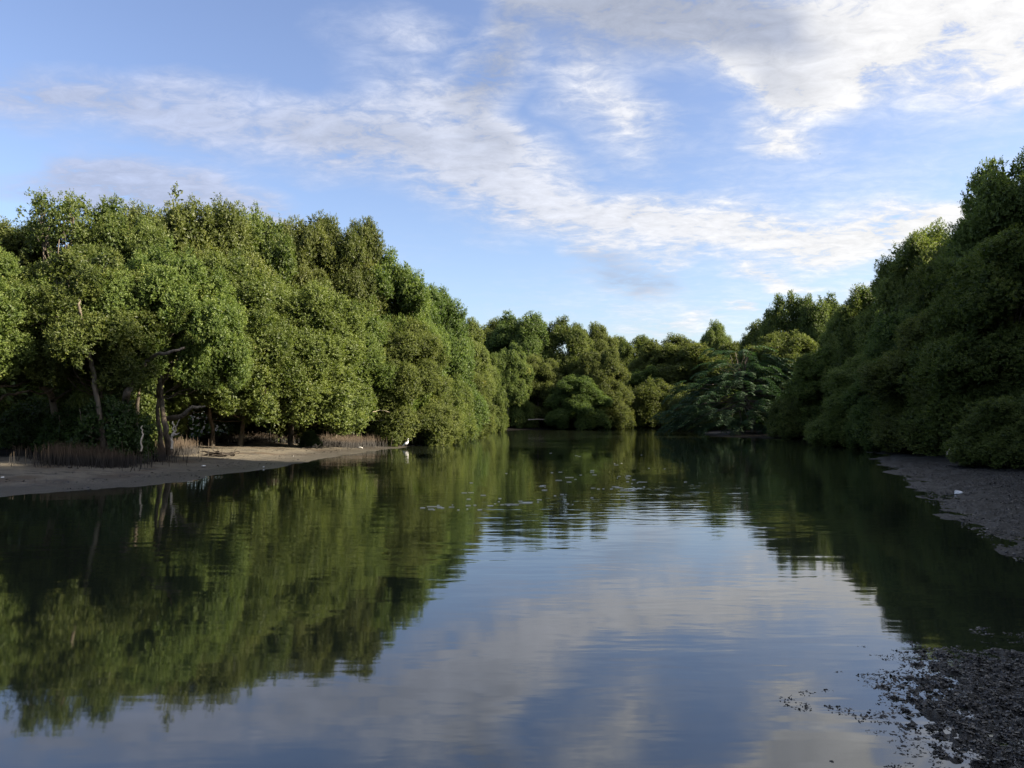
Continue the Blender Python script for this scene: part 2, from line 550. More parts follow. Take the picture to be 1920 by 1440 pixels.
# ------------------------------------------------------------------ foliage
def leaf_quads(base, axis, nrm, L, W, droop=0.12):
    side = norm(np.cross(axis, nrm))
    nrm = np.cross(side, axis)
    mid = base + axis * (L * 0.48)[:, None] + nrm * (L * 0.06)[:, None]
    tip = base + axis * L[:, None] - nrm * (L * droop)[:, None]
    q = np.stack([base, mid + side * (W / 2)[:, None], tip, mid - side * (W / 2)[:, None]], 1)
    return q.reshape(-1, 3)


def rand_dirs(n):
    return norm(rng.normal(size=(n, 3)))


def shoots(pos, dirs, nleaf, slen, L, W, young=0.12, spread=1.0, face=None):
    """leafy twigs: nleaf leaves in twisted pairs along each shoot"""
    n = len(pos)
    ref = rand_dirs(n)
    a = norm(np.cross(dirs, ref))
    b = np.cross(dirs, a)
    shade = rng.uniform(0, 1, n)
    out, tint = [], []
    for k in range(nleaf):
        f = (k + 0.5) / nleaf
        ang = k * 1.9 + rng.normal(0, 0.35, n)
        rad_ = np.cos(ang)[:, None] * a + np.sin(ang)[:, None] * b
        sp_ = spread * (1.05 - 0.65 * f)
        ax = norm(dirs * (1 - 0.35 * sp_) + rad_ * sp_ + rng.normal(0, 0.15, (n, 3)))
        nr_ = norm((dirs if face is None else face * 1.1) - rad_ * 0.25 + np.array([0, 0, 0.4]) + rng.normal(0, 0.38, (n, 3)))
        sc = rng.uniform(0.75, 1.25, n) * (1.0 if f < 0.75 else 0.8)
        out.append(leaf_quads(pos + dirs * (slen * f)[:, None], ax, nr_, L * sc, W * sc))
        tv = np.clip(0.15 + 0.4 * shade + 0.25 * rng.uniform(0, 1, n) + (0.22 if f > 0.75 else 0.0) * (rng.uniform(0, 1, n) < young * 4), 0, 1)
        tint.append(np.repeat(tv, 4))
    return np.concatenate(out), np.concatenate(tint)


def lobe_leaves(c, r, axis_xy, dens, L=0.078, W=0.041, up=0.6, open_=0.0, inner=1.0, shift=0.0):
    """one leafy puff: centre c, radii r (3)"""
    area = 4 * math.pi * ((r[0] * r[1] + r[0] * r[2] + r[1] * r[2]) / 3)
    n = int(area * dens)
    d = rand_dirs(n)
    out_ = np.array([c[0] - axis_xy[0], c[1] - axis_xy[1], 0.0])
    out_ = out_ / max(np.linalg.norm(out_), 1e-6) * min(1.0, np.linalg.norm(out_) / max(r[0], 0.1))
    face = d @ (out_ * 0.8 + np.array([0, 0, 0.75]))
    keep = rng.uniform(-0.50, 0.20, n) < face
    d = d[keep]
    n = len(d)
    s1, s2 = rng.uniform(0, 50, 2)
    bump = 1 + 0.30 * (2 * vnoise(d[:, 0] * 2.3 + s1 + d[:, 2] * 1.7, d[:, 1] * 2.3 + s2 - d[:, 2] * 1.3, 5) - 1) \
             + 0.14 * (2 * vnoise(d[:, 0] * 6 + s2 + d[:, 2] * 4.7, d[:, 1] * 6 + s1 - d[:, 2] * 3.3, 6) - 1)
    rr = bump * (1 - 0.24 * rng.uniform(0, 1, n) ** 1.5 - open_ * rng.uniform(0, 0.5, n))
    pos = c + d * r * rr[:, None]
    dirs = norm(d * 0.9 + np.array([0, 0, up]) * rng.uniform(0.3, 1.0, (n, 1)) + rng.normal(0, 0.3, (n, 3)))
    slen = rng.uniform(0.07, 0.19, n)
    v1, t1 = shoots(pos, dirs, 6, slen, np.full(n, L), np.full(n, W), face=d)
    ni = int(area * 0.42 * 330 * inner)
    di = rand_dirs(ni)
    pi = c + di * r * rng.uniform(0.50, 0.80, ni)[:, None]
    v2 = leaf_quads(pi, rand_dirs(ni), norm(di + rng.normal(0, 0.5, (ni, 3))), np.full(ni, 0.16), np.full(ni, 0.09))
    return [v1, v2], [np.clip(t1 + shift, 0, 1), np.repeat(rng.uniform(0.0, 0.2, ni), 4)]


def crown_mesh(name, vs, ts, mat):
    v_ = np.concatenate(vs)
    return mesh_np(name, v_, np.arange(len(v_)).reshape(-1, 4), mat, False, {'tint': np.concatenate(ts)})


def make_variant(name, H, Rw, z0, nl, lr, profile, dens=74, open_=0.0, inner=1.0, sub=13, skirt=0, skirt_z=0.75, trunk_r=0.14, lean=0.0, mat='leaf', up=0.7, stems=1):
    """returns (crown mesh, trunk mesh, H, 2*Rw): unit tree standing at the origin"""
    lobes = []
    tries = 0
    while len(lobes) < nl and tries < 6000:
        tries += 1
        tq = rng.uniform(0, 1)
        ang = rng.uniform(0, 2 * math.pi)
        rl = rng.uniform(*lr) * (1.0 if tq < 0.75 else 0.82)
        env = Rw * profile(tq) * rng.uniform(0.86, 1.12)
        fr = rng.uniform(0.35, 1.0) ** 0.5
        q = max(env - rl * 0.75, 0) * fr
        z = z0 + rl + tq * (H - z0 - 2.0 * rl)
        c = np.array([math.cos(ang) * q + lean * z, math.sin(ang) * q, z])
        if all(np.linalg.norm((c - l[0]) / np.array([1, 1, 1.15])) > 0.74 * (rl + l[1]) for l in lobes):
            lobes.append((c, rl))
    for q in range(skirt):                     # low boughs that hang to the ground
        ang = 6.283 * (q + rng.uniform(-0.3, 0.3)) / skirt
        rl = rng.uniform(*lr) * 0.85
        lobes.append((np.array([math.cos(ang) * (Rw * 0.92 - rl * 0.6), math.sin(ang) * (Rw * 0.92 - rl * 0.6), max(rl * rng.uniform(0.75, 1.4), skirt_z + rl * rng.uniform(-0.1, 0.5))]), rl))
    tops = max(l[0][2] + l[1] * 1.15 for l in lobes)
    vs, ts = [], []
    for c, rl in lobes:
        r3 = np.array([rl * rng.uniform(0.85, 1.1), rl * rng.uniform(0.85, 1.1), rl * rng.uniform(1.05, 1.35)])
        ctr = np.array([lean * c[2], 0, 0])
        ni = int(12.6 * rl * rl * 130 * inner)
        di = rand_dirs(ni)
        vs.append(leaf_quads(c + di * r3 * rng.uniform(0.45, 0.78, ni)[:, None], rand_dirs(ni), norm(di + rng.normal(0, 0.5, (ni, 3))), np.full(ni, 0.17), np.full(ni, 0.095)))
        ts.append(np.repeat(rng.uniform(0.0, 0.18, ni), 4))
        out_ = np.array([c[0] - ctr[0], c[1], 0.0])
        out_ /= max(np.linalg.norm(out_), 0.4)
        nsub = int(sub * (rl / 1.1) ** 1.6) + 3
        gold = np.arange(nsub * 2) + 0.5
        ph_, th_ = np.arccos(1 - gold / nsub), 10.1664 * gold + rng.uniform(0, 6.28)
        dd = norm(np.stack([np.cos(th_) * np.sin(ph_), np.sin(th_) * np.sin(ph_), np.cos(ph_)], 1) + rng.normal(0, 0.16, (len(gold), 3)))
        for d_ in dd:
            if d_ @ (out_ + np.array([0, 0, 0.55])) < -0.25:
                continue
            rs = rl * rng.uniform(0.27, 0.47)
            cs = c + d_ * r3 * rng.uniform(0.62, 0.92)
            tall = rng.uniform(1.05, 1.4)
            if rng.uniform() < 0.16:              # a sprig that sticks out of the outline
                cs = c + d_ * r3 * rng.uniform(1.0, 1.22)
                rs *= 0.55
                tall = rng.uniform(1.5, 2.2)
            a, b = lobe_leaves(cs, np.array([rs, rs, rs * tall]), (c[0] - out_[0] * rl * 0.3, c[1] - out_[1] * rl * 0.3), dens, open_=open_, inner=inner * 0.4, up=up, shift=rng.normal(0, 0.10))
            vs += a
            ts += b
    cm = crown_mesh(name + '_crown', vs, ts, mat)
    tb = Tubes()
    trunks = []
    for s in range(stems):
        a0 = rng.uniform(0, 6.28)
        off = np.array([math.cos(a0), math.sin(a0), 0]) * (0.0 if stems == 1 else rng.uniform(0.2, 0.6))
        hh = [0, 0.12, 0.28, 0.45, 0.62, 0.78]
        ln_ = np.array([math.cos(a0), math.sin(a0), 0]) * (0.5 if stems > 1 else 0.15)
        pts = [off + np.array([lean * H * f, 0, H * f - (0.15 if f == 0 else 0)]) + ln_ * f * 2 + rng.normal(0, 0.09, 3) * (f > 0) for f in hh]
        pts = wander(pts, 3, 0.03)
        tb.add(pts, np.linspace(trunk_r, trunk_r * 0.25, len(pts)) * (1 + 0.6 * np.exp(-np.linspace(0, 8, len(pts)))), 8, 0.08)
        trunks.append(pts)
    for c, rl in lobes:
        pts = trunks[rng.integers(len(trunks))]
        zt = min(c[2] * 0.62, pts[-1][2])
        i = int(np.argmin(np.abs(pts[:, 2] - max(zt, 0.1))))
        st = pts[i]
        mid = st * 0.45 + c * 0.55 + np.array([0, 0, -0.12 * np.linalg.norm(c - st)]) + rng.normal(0, 0.12, 3)
        r0 = trunk_r * 0.38
        tb.add(wander([st, st * 0.75 + mid * 0.25 + rng.normal(0, 0.05, 3), mid, c], 3, 0.03), np.linspace(r0, 0.012, 10), 5, 0.1)
        for _ in range(3):
            e = c + rand_dirs(1)[0] * rl * 0.8 + np.array([0, 0, rl * 0.3])
            tb.add(wander([mid * 0.4 + c * 0.6, (c + e) / 2 + rng.normal(0, 0.06, 3), e], 2, 0.02), np.linspace(0.018, 0.005, 5), 4)
    tm = tb.mesh(name + '_trunk', 'bark')
    return cm, tm, tops, 2 * Rw


def egg(tq):
    return math.sqrt(max(0.0, 1 - (2 * tq - 0.75) ** 2 / 2.1)) if tq > 0.375 else 0.9 + 0.1 * (tq / 0.375)


def dome(tq):
    return math.sqrt(max(0.05, 1 - (tq * 0.97) ** 3.4))


def umbrella(tq):
    return math.sqrt(max(0.05, 1 - (abs(tq - 0.35) / 0.66) ** 2))


VAR = {
    'bushy1': make_variant('bushy_mangrove', 9.0, 2.9, 0.2, 22, (0.95, 1.4), egg, skirt=7, skirt_z=0.3),
    'bushy2': make_variant('billowy_mangrove', 9.0, 3.1, 0.2, 20, (1.05, 1.55), egg, lean=0.02, skirt=7, skirt_z=0.3, mat='leaf_pale'),
    'bushy3': make_variant('ragged_mangrove', 9.0, 2.8, 0.3, 26, (0.8, 1.25), dome, stems=2, skirt=8, skirt_z=0.3),
    'bushy4': make_variant('pointed_mangrove', 9.0, 3.0, 0.2, 24, (0.85, 1.4), dome, lean=-0.02, skirt=7, skirt_z=0.3, mat='leaf_deep'),
    'high1': make_variant('raised_mangrove', 7.0, 2.9, 1.4, 18, (0.85, 1.3), egg, skirt=7, skirt_z=1.65, mat='leaf_pale', trunk_r=0.08),
    'high2': make_variant('lifted_mangrove', 7.0, 2.8, 1.4, 20, (0.8, 1.2), dome, stems=2, skirt=8, skirt_z=1.6, trunk_r=0.07),
    'low1': make_variant('low_mangrove', 5.0, 2.6, 0.1, 18, (0.7, 1.15), dome, stems=2, trunk_r=0.1, skirt=8, skirt_z=0.3),
    'canopy1': make_variant('spreading_mangrove', 8.0, 3.3, 2.5, 22, (0.8, 1.25), umbrella, trunk_r=0.10, open_=0.15),
    'canopy2': make_variant('open_mangrove', 8.0, 3.0, 2.3, 23, (0.65, 1.1), umbrella, stems=3, trunk_r=0.07, open_=0.25, inner=0.7, dens=62),
    'airy': make_variant('airy_mangrove', 9.0, 1.5, 6.6, 13, (0.42, 0.70), umbrella, dens=50, open_=0.35, inner=0.25, sub=9, stems=3, trunk_r=0.07),
    'shrub': make_variant('shrub', 2.4, 1.3, 0.05, 14, (0.36, 0.6), dome, stems=3, trunk_r=0.035, mat='shrub', dens=90, sub=7, skirt=6, skirt_z=0.2),
}


PLACED = {}


def tree(x, y, H, width, var, rot, name, label, cat='tree', group=None, mir=False):
    cm, tm, h0, w0 = VAR[var]
    z = float(ground_z(np.array([x]), np.array([y]))[0]) - 0.03
    e = bpy.data.objects.new(name, None)
    e.empty_display_size = 0.3
    col.objects.link(e)
    e.location = (x, y, max(z, -0.25))
    e.rotation_euler = (0, 0, rot)
    sx = width / w0
    e.scale = (sx * (-1 if mir else 1), sx, (H - z) / h0)
    tag(e, label, cat, group)
    obj('crown', cm, e)
    obj('trunk', tm, e)
    PLACED[label] = e
    return e


GL, GC, GR = 'mangroves along the left bank', 'mangroves at the far bend of the creek', 'shaded trees along the right bank'
TREES = [
    # px, distance, top py, width m, variant, name, label, group
    (-75, 21.5, 455, 5.5, 'canopy1', 'mangrove_tree', 'mangrove cut by the left edge of the picture, over dark bare limbs', GL),
    (20, 30, 425, 5.6, 'bushy1', 'mangrove_tree', 'dark mangrove behind the leftmost limbs, lower than the airy tree beside it', GL),
    (106, 28, 364, 2.9, 'airy', 'mangrove_tree', 'airy flat-topped mangrove with sky showing through, standing above the left trees', GL),
    (160, 23, 470, 5.2, 'canopy2', 'mangrove_tree', 'spreading mangrove with an open crown behind the tall pencil root bed', GL),
    (220, 29, 378, 4.9, 'bushy3', 'mangrove_tree', 'mangrove with a ragged pointed top just right of the airy tree', GL),
    (345, 34, 393, 7.1, 'high1', 'mangrove_tree', 'broad rounded mangrove at the highest level part of the left canopy', GL),
    (305, 24.5, 470, 5.2, 'canopy1', 'mangrove_tree', 'mangrove leaning out over the sandbank above the pale dead stems', GL),
    (475, 37, 403, 6.2, 'high2', 'mangrove_tree', 'rounded mangrove top behind the sunlit front trees, right of the broad one', GL),
    (425, 31.5, 480, 6.5, 'high2', 'mangrove_tree', 'mangrove in front row over the black hollow behind the sandbank', GL),
    (555, 39, 416, 6.2, 'bushy2', 'mangrove_tree', 'sunlit mangrove left of the tall knob-topped one on the skyline', GL),
    (645, 40, 414, 5.4, 'bushy1', 'mangrove_tree', 'tall knob-topped mangrove where the left skyline starts to drop', GL),
    (545, 34.5, 540, 7.0, 'high1', 'mangrove_tree', 'bright green mangrove with low skirts beside the tip of the sandbank', GL),
    (655, 38.5, 560, 5.5, 'high2', 'mangrove_tree', 'sunlit mangrove directly behind the reddish pencil root bed', GL),
    (728, 41, 478, 5.8, 'bushy3', 'mangrove_tree', 'mangrove on the sloping left skyline, one step below the knob-topped one', GL),
    (760, 39.5, 600, 5.2, 'bushy2', 'mangrove_tree', 'front mangrove above the bowed fallen branch near the egret', GL),
    (805, 49, 543, 6.3, 'bushy4', 'mangrove_tree', 'mangrove halfway down the sloping left skyline', GL),
    (806, 43.5, 690, 5.2, 'low1', 'mangrove_tree', 'low bright mangrove hanging over the water just right of the egret', GL),
    (852, 60, 590, 6.0, 'bushy2', 'mangrove_tree', 'mangrove at the lower end of the sloping left skyline', GL),
    (850, 53, 672, 5.2, 'bushy3', 'mangrove_tree', 'mangrove dropping steeply to the water behind the low bright one', GL),
    (892, 66, 650, 4.8, 'bushy1', 'mangrove_tree', 'last mangrove of the left bank, its foot pointing out into the creek', GL),
    (935, 92, 603, 9.0, 'bushy2', 'mangrove_tree', 'mangrove at the left of the far group, half behind the last left bank one', GC),
    (978, 88, 588, 10.1, 'bushy4', 'mangrove_tree', 'dark broad mangrove forming the first hump of the far group', GC),
    (1062, 88, 596, 7.8, 'bushy3', 'mangrove_tree', 'pointed mangrove forming the middle hump of the far group', GC),
    (1120, 90, 610, 6.7, 'bushy2', 'mangrove_tree', 'mangrove with a frayed top at the right shoulder of the far group', GC),
    (1124, 82, 655, 6.4, 'bushy1', 'mangrove_tree', 'sunlit mangrove column at the right end of the far group', GC),
    (1005, 83, 668, 6.7, 'bushy2', 'mangrove_tree', 'mangrove with a dark hollow below it in the front of the far group', GC),
    (1085, 79, 705, 6.7, 'bushy4', 'mangrove_tree', 'low sunlit mangrove at the water in front of the far group', GC),
    (958, 80, 645, 4.5, 'bushy3', 'mangrove_tree', 'narrow lit mangrove at the left front of the far group', GC),
    (1185, 108, 632, 9.0, 'bushy1', 'mangrove_tree', 'most distant tree, filling the notch between the lit and the shaded trees', GC),
    (1262, 96, 632, 11.5, 'bushy2', 'dark_tree', 'dark tree with a low flat top just right of the notch in the tree line', GR),
    (1215, 92, 690, 8.7, 'bushy4', 'dark_tree', 'dark rounded tree at the water, leftmost of the shaded ones', GR),
    (1344, 95, 606, 5.0, 'bushy2', 'slender_tree', 'slender pale green tree top rising alone above the shaded ones', GR),
    (1335, 90, 645, 11.7, 'bushy1', 'dark_tree', 'dark tree behind and above the feathery one', GR),
    (1478, 72, 553, 6.4, 'canopy2', 'dark_tree', 'tree with a holey crown and sky gaps above the feathery one', GR),
    (1432, 75, 604, 6.0, 'canopy2', 'dark_tree', 'tree sloping down to the left from the holey crown towards the slender one', GR),
    (1470, 68, 625, 9.0, 'bushy2', 'dark_tree', 'dark mass of foliage under the holey crown, behind the feathery tree', GR),
    (1540, 70, 556, 7.2, 'bushy4', 'dark_tree', 'rounded tree with a lit crown between the holey crown and right bank slope', GR),
    (1612, 58, 566, 6.3, 'bushy2', 'dark_tree', 'yellow green topped tree meeting the right bank slope', GR),
    (1425, 93, 625, 9.0, 'bushy3', 'dark_tree', 'dark tree added out of sight behind the feathery one to shade its neighbours', GR),  # unseen tree, added so that the group left of it stays shaded
    (1236, 86, 712, 8.0, 'low1', 'dark_bush', 'dark low bush at the water between the sunlit column and the feathery tree', GR),
    (1300, 72, 740, 5.5, 'low1', 'dark_bush', 'dark low bush at the water touching the left spray of the feathery tree', GR),
    (1502, 49, 735, 4.0, 'low1', 'mangrove_tree', 'small lighter green bush at the water beside the feathery tree', GR),
    (1575, 48, 640, 6.0, 'bushy3', 'mangrove_tree', 'mangrove above the small lighter bush, at the foot of the right slope', GR),
    (1665, 46, 535, 6.7, 'bushy1', 'mangrove_tree', 'mangrove at the lowest step of the right skyline', GR),
    (1640, 37.5, 665, 5.6, 'bushy2', 'mangrove_tree', 'front mangrove on the right bank above the tip of the black mud', GR),
    (1745, 42, 432, 7.2, 'bushy2', 'mangrove_tree', 'mangrove at the middle step of the right skyline', GR),
    (1722, 34, 575, 5.6, 'bushy4', 'mangrove_tree', 'front mangrove on the right bank, above the black mud notch', GR),
    (1850, 37, 400, 7.6, 'bushy3', 'mangrove_tree', 'mangrove at the upper step of the right skyline', GR),
    (1810, 29.5, 560, 6.0, 'bushy2', 'mangrove_tree', 'front mangrove on the right bank over the dark hollow', GR),
    (1905, 27.5, 450, 6.3, 'bushy1', 'mangrove_tree', 'front mangrove on the right bank below the tallest one', GR),
    (1962, 31, 262, 7.4, 'bushy2', 'mangrove_tree', 'tallest dark mangrove, cut by the right edge of the picture', GR),
    (1925, 21.5, 735, 3.4, 'low1', 'mangrove_tree', 'low grey green bush hanging over the mud at the right edge', GR),
]
for i, (px, d, top, wd, var, nm, lab, grp) in enumerate(TREES):
    b = P(px, 775, d)
    H = P(px, top, d)[2]
    rot = (i * 2.399 + 0.7) % 6.283
    tree(b[0], b[1], H, wd, var, rot, nm, lab, 'tree' if 'low1' != var else 'bush', grp, mir=(i % 2 == 1))

# the bank carries on outside the frame on the right: tall trees that shade the near water
for i, (x, y, H, wd, var) in enumerate([(20.4, 17.6, 20.0, 9, 'bushy2'), (18.8, 12.0, 19.5, 9, 'bushy1'), (17.5, 8.5, 17, 9, 'bushy3'), (16.5, 3.0, 16, 9, 'bushy2'), (26.0, 25, 16.0, 8, 'bushy1')]):
    tree(x, y, H, wd, var, i * 1.3, 'mangrove_tree', 'tall mangrove of the right bank beyond the right edge of the picture', 'tree', GR)

# the feathery tree: flat drooping sprays of fine leaflets
def feathery_tree():
    b = P(1395, 775, 58)
    z = float(ground_z(np.array([b[0]]), np.array([b[1]]))[0])
    e = bpy.data.objects.new('feathery_tree', None)
    col.objects.link(e)
    e.location = (b[0], b[1], z)
    tag(e, 'blue green feathery tree with flat drooping sprays low over the dark water', 'tree', GR)
    vs, ts = [], []
    tb = Tubes()
    tb.add(wander([(1.2, 1.5, -0.2), (1.0, 1.2, 1.5), (0.2, 0.8, 3.2), (-0.4, 0.5, 4.6)], 3, 0.05), np.linspace(0.2, 0.05, 10), 8, 0.1)
    for q in range(380):
        az_ = 6.283 * (rng.integers(0, 13) + rng.normal(0, 0.16)) / 13
        hz = np.clip((rng.integers(0, 8) + rng.normal(0, 0.12)) / 7.3, 0, 1) ** 1.2
        az_ += hz * 4.1
        rr = math.sqrt(max(0.0, 1 - hz ** 2.2))
        end = np.array([math.cos(az_) * 5.6 * (0.25 + 0.75 * rr), math.sin(az_) * 4.0 * (0.25 + 0.75 * rr), 0.35 + 5.3 * hz])
        if az_ > 2.6 and az_ < 3.9:
            end[0] *= 1.12
            end[2] *= 0.86
        end *= np.array([1, 1, 1]) * rng.uniform(0.72, 1.14)
        o = norm(np.array([end[0], end[1], 0.0]))
        ln = rng.uniform(1.0, 2.2)
        st = end - o * ln * 0.85 + np.array([0, 0, rng.uniform(0.0, 0.45)])
        if q % 5 == 0:
            tb.add(wander([(0.2 + rng.normal(0, 0.2), 0.8, min(2.0 + 2.4 * hz, 4.4)), (st * 0.6) + np.array([0, 0.2, 1.0 + 0.6 * hz]), st], 3, 0.05), np.linspace(0.05, 0.012, 7), 4)
        m = 9
        f = np.linspace(0, 1, m)
        axis_p = st + (end - st) * f[:, None] + np.array([0, 0, 1.0]) * (0.18 * np.sin(f * math.pi) - 0.45 * f ** 2 * rng.uniform(0.0, 1))[:, None]
        sidev = norm(np.cross(o, np.array([0, 0, 1.0])) + np.array([0, 0, rng.normal(0, 0.15)]))
        for k in range(1, m):
            for sg in (-1, 1):
                tl = 0.55 * (1 - 0.55 * f[k]) * rng.uniform(0.7, 1.2)
                nl = 9
                g = (np.arange(nl) + 0.6) / nl
                tdir = norm(sidev * sg + o * 0.75 + np.array([0, 0, rng.normal(-0.12, 0.12)]))
                bp_ = axis_p[k] + tdir * (tl * g)[:, None] + np.array([0, 0, -0.10]) * (g ** 2)[:, None]
                for s2 in (-1, 1):
                    pd = norm(np.cross(tdir, np.array([0, 0, 1.0])) * s2 + tdir * 0.5 + rng.normal(0, 0.12, (nl, 3)))
                    vs.append(leaf_quads(bp_, pd, norm(np.array([0, 0, 1.0]) + o * 0.35 + rng.normal(0, 0.2, (nl, 3))), np.full(nl, 0.14), np.full(nl, 0.05)))
                    ts.append(np.repeat(np.clip(rng.uniform(0.1, 0.6, nl) + 0.25 * hz, 0, 1), 4))
    obj('crown', crown_mesh('feathery_crown', vs, ts, 'feather'), e)
    obj('trunk', tb.mesh('feathery_trunk', 'bark'), e)


feathery_tree()

# dark shrubs behind the pencil root bed
for i, (px, d, top, wd, lab) in enumerate([
        (212, 22.2, 738, 2.1, 'dark green leafy shrub standing right behind the tall pencil root bed'),
        (140, 23.5, 762, 2.0, 'dark shrub low beneath the pale forked trunk, left of the leafy one'),
        (62, 25.5, 748, 2.2, 'small dark shrub in the gloom below the long thick leaning limb'),
        (582, 33.5, 806, 0.9, 'tiny shrub sprouting between black hollow and reddish pencil roots')]):
    b = P(px, 775, d)
    tree(b[0], b[1], P(px, top, d)[2], wd, 'shrub', i * 1.9, 'shrub', lab, 'shrub', 'shrubs at the foot of the left trees')

# the wood behind the front trees, one dark mass
def woodland():
    line = np.array([(-45, 22), (-24, 25), (-17.5, 30), (-14.5, 38), (-12, 48), (-10.5, 60), (-9, 74), (-6, 92), (4, 102), (16, 100), (24, 90), (27, 76), (26, 62), (24, 52), (24.5, 40), (23, 30), (24, 20), (24, 2)], float)
    vs, ts = [], []
    seglen = np.linalg.norm(np.diff(line, axis=0), axis=1)
    for i, L_ in enumerate(seglen):
        n = int(L_ * 560)
        u = rng.uniform(0, 1, n)
        dr = (line[i + 1] - line[i]) / L_
        off = rng.normal(0, 1.1, n)
        p2 = line[i] + dr * (u * L_)[:, None] + np.array([-dr[1], dr[0]]) * off[:, None]
        top = 4.6 + 2.6 * fbm(p2[:, 0] * 0.45, p2[:, 1] * 0.45, 3, 77) * 2
        z = rng.uniform(0, 1, n) ** 0.85 * top
        pos = np.stack([p2[:, 0], p2[:, 1], z + 0.1], 1)
        vs.append(leaf_quads(pos, rand_dirs(n), rand_dirs(n), rng.uniform(0.2, 0.38, n), rng.uniform(0.1, 0.19, n)))
        ts.append(np.repeat(rng.uniform(0, 0.5, n), 4))
    tag(obj('woodland', crown_mesh('woodland', vs, ts, 'leaf')), kind='stuff')


woodland()


# ------------------------------------------------------------------ the left bank
def GG(px, py):
    """point on the ground seen at a photo pixel"""
    z = 0.1
    for _ in range(8):
        p = G(px, py, z)
        z = float(ground_z(p[:1], p[1:2])[0])
    return np.array([p[0], p[1], z])


def inpoly(x, y, poly):
    ins = np.zeros(x.shape, bool)
    n = len(poly)
    for i in range(n):
        (x0, y0), (x1, y1) = poly[i][:2], poly[(i + 1) % n][:2]
        c_ = (y0 > y) != (y1 > y)
        ins ^= c_ & (x < (x1 - x0) * (y - y0) / ((y1 - y0) if abs(y1 - y0) > 1e-9 else 1e-9) + x0)
    return ins


def root_bed(front, depth, pitch, hgt, label, taper=0.6):
    fr = [GG(px, py) for px, py in front]
    back = [p * (1 + depth / np.hypot(p[0], p[1])) for p in fr]
    poly = fr + back[::-1]
    xs, ys = [p[0] + q_ for p in poly for q_ in (-0.9, 0.9)], [p[1] + q_ for p in poly for q_ in (-0.7, 0.9)]
    n = int((max(xs) - min(xs)) * (max(ys) - min(ys)) / pitch ** 2)
    x, y = rng.uniform(min(xs), max(xs), n), rng.uniform(min(ys), max(ys), n)
    sprd = np.where(rng.uniform(0, 1, n) < 0.13, 0.75, 0.16)
    k_ = inpoly(x + rng.normal(0, 1, n) * sprd, y + rng.normal(0, 1, n) * sprd, poly)
    x, y = x[k_], y[k_]
    n = len(x)
    z = ground_z(x, y) - 0.03
    h = hgt * (0.72 + 0.75 * (vnoise(x * 1.9, y * 1.9, 9) - 0.35) * taper + rng.normal(0, 0.17, n))
    h = np.clip(h, 0.08, None)
    r = rng.uniform(0.006, 0.012, n)
    lean_ = rng.normal(0, 0.11, (n, 2))
    vs, tt = [], []
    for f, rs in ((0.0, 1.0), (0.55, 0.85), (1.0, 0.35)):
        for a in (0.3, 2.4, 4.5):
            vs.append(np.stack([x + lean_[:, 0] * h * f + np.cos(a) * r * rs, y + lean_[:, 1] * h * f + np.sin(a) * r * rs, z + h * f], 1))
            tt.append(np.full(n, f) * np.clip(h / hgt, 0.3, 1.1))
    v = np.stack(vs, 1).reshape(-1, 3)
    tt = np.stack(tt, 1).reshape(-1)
    q = []
    for lv in (0, 3):
        for a in range(3):
            b_ = (a + 1) % 3
            q.append((lv + a, lv + b_, lv + 3 + b_, lv + 3 + a))
    fq_ = (np.arange(n)[:, None, None] * 9 + np.array(q)[None]).reshape(-1, 4)
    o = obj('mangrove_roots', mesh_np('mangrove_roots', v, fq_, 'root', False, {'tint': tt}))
    tag(o, label, 'roots', 'beds of upright mangrove breathing roots', 'stuff')


root_bed([(92, 871), (170, 874), (248, 876)], 1.6, 0.046, 0.52, 'tall brown pencil roots at the front of the sandbank')
root_bed([(248, 868), (304, 866)], 1.5, 0.046, 0.52, 'dark pencil roots right of the tall brown ones')
root_bed([(296, 858), (360, 853)], 1.5, 0.050, 0.50, 'dark pencil roots at the right end of the front bed')
root_bed([(28, 856), (96, 866)], 1.2, 0.075, 0.36, 'short sparse pencil roots left of the tall brown ones')
root_bed([(-12, 836), (17, 836)], 0.8, 0.06, 0.50, 'small tan clump of pencil roots at the left edge')
root_bed([(374, 829), (470, 829), (590, 832)], 1.3, 0.06, 0.45, 'long dark bed of pencil roots in the black hollow behind the sand')
root_bed([(588, 837), (650, 840), (712, 838)], 2.6, 0.058, 0.52, 'reddish brown pencil roots at the tip of the sandbank')
root_bed([(700, 835), (772, 833)], 2.0, 0.065, 0.60, 'dark pencil roots behind the egret')


def limbs(name, mat, lst, label, cat, d0, dj=0.25, host=None):
    """crooked limbs; each entry: photo-plane points with a distance, start radius"""
    tb = Tubes()
    for pts, r0, r1, dd in lst:
        w3 = [P(px, py, d0 + dd * i / max(1, len(pts) - 1) + rng.normal(0, dj)) for i, (px, py) in enumerate(pts)]
        c_ = wander(w3, 4, 0.02)
        tb.add(c_, np.linspace(r0, r1, len(c_)), 8, 0.12)
    base = np.array(P(lst[0][0][0][0], 775, d0))
    base[2] = 0.1
    me = tb.mesh(name, mat)
    v = np.empty(len(me.vertices) * 3, np.float32)
    me.vertices.foreach_get('co', v)
    v = v.reshape(-1, 3) - base.astype(np.float32)
    me.vertices.foreach_set('co', v.ravel())
    if host:                                   # a limb of a standing tree is a part of that tree
        e = next(v_ for k_, v_ in PLACED.items() if k_.startswith(host))
        o = obj(name, me, e)
        mw = Matrix.LocRotScale(e.location, e.rotation_euler, e.scale)
        o.matrix_parent_inverse = mw.inverted()
        o.location = base
        return o
    o = obj(name, me, None, base)
    tag(o, label, cat)
    return o


